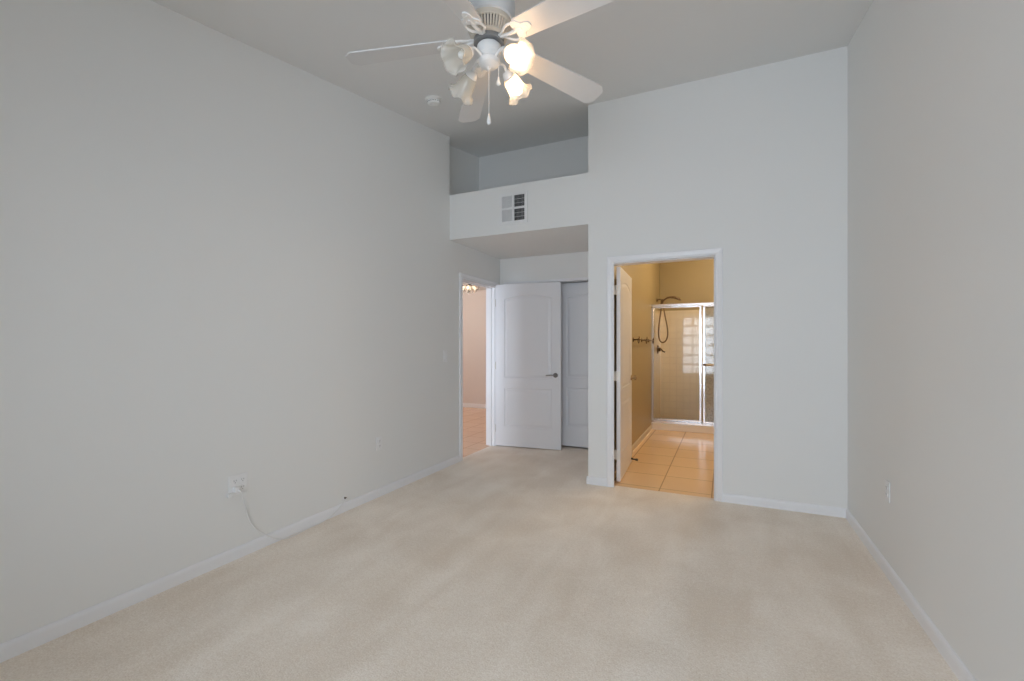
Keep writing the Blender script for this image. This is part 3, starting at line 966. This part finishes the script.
# ------------------------------------------------------------------ bathroom
# shower base with raised curb
bm = nb()
box(bm, -1.03, 0.40, 7.26, 7.36, -0.004, 0.105, bevel=0.010)
box(bm, -1.03, 0.40, 7.35, 8.26, -0.004, 0.035)
tag(obj('shower_tray', bm, M['showerbase'], None), 'cream shower tray with a raised curb under the glass enclosure', 'shower tray')
YS = 7.31
se = empty('shower_enclosure', (-0.315, YS, 0.105), 'framed sliding glass shower enclosure with bright metal rails', 'shower enclosure')
sl = lambda x: x + 0.315
obj('header_rail', boxbm(sl(-1.03), sl(0.40), -0.040, 0.034, 1.770, 1.814, bevel=0.004), M['alu'], se)
obj('sill_rail', boxbm(sl(-1.03), sl(0.40), -0.036, 0.034, 0.0, 0.034, bevel=0.003), M['alu'], se)
for x in (-1.015, 0.385):
    obj('side_jamb', boxbm(sl(x) - 0.015, sl(x) + 0.005, -0.030, 0.030, 0.034, 1.765, bevel=0.002), M['satin'], se)
for x0, x1, y, glass, nm in ((-1.009, -0.320, 0.012, 'shower_glass', 'rear'), (-0.296, 0.370, -0.020, 'shower_glass_obscure', 'front')):
    bm = nb(); s = 0.014
    box(bm, sl(x0), sl(x0) + 0.010, y - 0.010, y + 0.010, 0.034, 1.765, bevel=0.002); box(bm, sl(x1) - 2 * s, sl(x1), y - 0.010, y + 0.010, 0.034, 1.765, bevel=0.002)
    if nm == 'front':
        box(bm, sl(x0), sl(x0) + 2 * s, y - 0.011, y + 0.011, 0.034, 1.765, bevel=0.002)
    box(bm, sl(x0) + s, sl(x1) - s, y - 0.009, y + 0.009, 0.036, 0.060); box(bm, sl(x0) + s, sl(x1) - s, y - 0.009, y + 0.009, 1.756, 1.770)
    p = obj('sliding_panel', bm, M['alu'], se)
    obj('glass_pane', boxbm(sl(x0) + 0.006, sl(x1) - 0.006, y - 0.0025, y + 0.0025, 0.045, 1.755), M[glass], p)
    if nm == 'front':
        bm = nb()
        xs = (sl(x0) + 0.020, sl(x1) - 0.020)
        tube(bm, [(xs[0], y - 0.050, 0.900), (xs[1], y - 0.050, 0.900)], 0.017, 12)
        tb = obj('towel_bar', bm, M['showerbase'], p, smooth=True)
        for x in xs:
            obj('bar_post', tube(nb(), [(x, y - 0.008, 0.900), (x, y - 0.072, 0.900)], 0.021, 14), M['bronze'], tb, auto=0.5)

# hand shower on the left shower wall
XS = -1.018
hs = empty('hand_shower', (XS, 7.80, 2.03), 'bronze hand shower with a looped hose at the left of the shower', 'shower head')
bm = lathe(nb(), [(0.0, 0.0), (0.030, 0.0), (0.030, 0.006), (0.014, 0.012), (0.0, 0.013)], 20, cap=False)
xform(bm, Matrix.Rotation(PI / 2, 4, 'Y'))
tube(bm, smooth_path([(0.006, 0, 0), (0.05, 0, 0.012), (0.085, 0, -0.010)], 5), 0.010, 10)
lathe(bm, [(0.0, -0.045), (0.018, -0.040), (0.022, 0.0), (0.016, 0.022), (0.0, 0.026)], 16, (0.085, 0, -0.01), cap=False)
obj('wall_bracket', bm, M['oilbronze'], hs, smooth=True)
bm = nb()
tube(bm, smooth_path([(0.075, -0.02, -0.050), (0.110, -0.03, -0.010), (0.170, -0.035, 0.028), (0.240, -0.035, 0.036), (0.310, -0.035, 0.020)], 6),
     [0.014] * 12 + [0.017] * 6 + [0.021] * 6 + [0.026], 12)
obj('handle', bm, M['oilbronze'], hs, smooth=True)
bm = lathe(nb(), [(0.0, 0.022), (0.020, 0.018), (0.040, 0.0), (0.043, -0.012), (0.038, -0.018), (0.0, -0.018)], 24, cap=False)
xform(bm, Matrix.Translation((0.335, -0.035, 0.006)) @ Matrix.Rotation(math.radians(24), 4, 'Y'))
obj('spray_head', bm, M['oilbronze'], hs, smooth=True)
hp = smooth_path([(0.078, -0.02, -0.050), (0.070, -0.02, -0.15), (0.045, -0.02, -0.33), (0.028, -0.02, -0.52), (0.045, -0.02, -0.65), (0.090, -0.02, -0.695),
                  (0.145, -0.02, -0.66), (0.172, -0.02, -0.56), (0.160, -0.02, -0.42), (0.125, -0.01, -0.24), (0.100, 0.0, -0.10), (0.088, 0.0, -0.045)], 7)
obj('hose', tube(nb(), hp, 0.011, 8), M['oilbronze'], hs, smooth=True)
sv = empty('shower_valve', (XS, 7.90, 1.22), 'bronze shower valve with lever under the hose', 'shower valve')
bm = lathe(nb(), [(0.0, 0.0), (0.075, 0.0), (0.075, 0.005), (0.060, 0.012), (0.030, 0.016), (0.030, 0.045), (0.0, 0.047)], 28, cap=False)
xform(bm, Matrix.Rotation(PI / 2, 4, 'Y'))
obj('escutcheon', bm, M['bronze'], sv, auto=0.6)
bm = tube(nb(), smooth_path([(0.040, 0, 0.02), (0.060, 0, 0.0), (0.085, -0.01, -0.03), (0.115, -0.02, -0.04)], 5), 0.011, 10)
obj('handle', bm, M['bronze'], sv, smooth=True)

# scrolled towel rail on the ochre wall
tr = empty('towel_rail', (-1.03, 6.35, 1.36), 'wrought scroll towel rail on the ochre bathroom wall', 'towel rail')
bm = tube(nb(), [(0.065, -0.66, 0), (0.065, 0.66, 0)], 0.007, 10)
obj('rail', bm, M['bronze'], tr, smooth=True)
for y in (-0.62, 0.0, 0.62):
    bm = lathe(nb(), [(0.0, 0.0), (0.028, 0.0), (0.028, 0.005), (0.012, 0.010), (0.0, 0.010)], 18, cap=False)
    xform(bm, Matrix.Rotation(PI / 2, 4, 'Y'))
    tube(bm, [(0.004, 0, 0), (0.068, 0, 0)], 0.008, 10)
    sp = []
    for k in range(26):
        t = k / 25 * 2.3 * PI
        r = 0.014 + 0.0055 * t
        sp.append((0.066, r * math.cos(t) * 1.3, -0.004 + r * math.sin(t)))
    tube(bm, sp, 0.005, 8)
    obj('scroll_bracket', xform(bm, Matrix.Translation((0, y, 0))), M['bronze'], tr, smooth=True)

# ------------------------------------------------------------------ hall ceiling light
hl = empty('hall_ceiling_light', (-4.06, 6.9, 2.42), 'small bronze and glass ceiling light in the hall beyond the entry doorway', 'ceiling light')
obj('canopy', lathe(nb(), [(0.0, 0.0), (0.095, 0.0), (0.098, -0.015), (0.080, -0.035), (0.030, -0.048), (0.0, -0.050)], 32, cap=False), M['bronze'], hl, auto=0.5)
obj('stem', lathe(nb(), [(0.0, -0.045), (0.014, -0.045), (0.014, -0.15), (0.022, -0.165), (0.014, -0.190), (0.0, -0.200)], 18, cap=False), M['bronze'], hl, smooth=True)
for k in range(4):
    a = 2 * PI * k / 4 + 0.4
    dv = Vector((math.cos(a), math.sin(a), 0))
    ax = (dv * 0.8 + Vector((0, 0, -0.6))).normalized()
    bm = tube(nb(), smooth_path([(0, 0, -0.075), dv * 0.035 + Vector((0, 0, -0.075)), dv * 0.058 + Vector((0, 0, -0.095))], 5), 0.006, 8)
    obj('lamp_arm', bm, M['bronze'], hl, smooth=True)
    s = obj('lamp_shade', shade_bm(), M['crystal'], hl, smooth=True)
    s.matrix_local = Matrix.Translation(dv * 0.062 + Vector((0, 0, -0.100))) @ ax.to_track_quat('Z', 'Y').to_matrix().to_4x4()
    bb = lathe(nb(), [(0.0, 0.0), (0.012, 0.004), (0.024, 0.05), (0.022, 0.07), (0.0, 0.082)], 16, cap=False)
    obj('bulb', bb, emit_mat('hall_bulb', (1.0, 0.78, 0.55), 2.2) if k == 0 else bpy.data.materials['hall_bulb'], s, smooth=True)
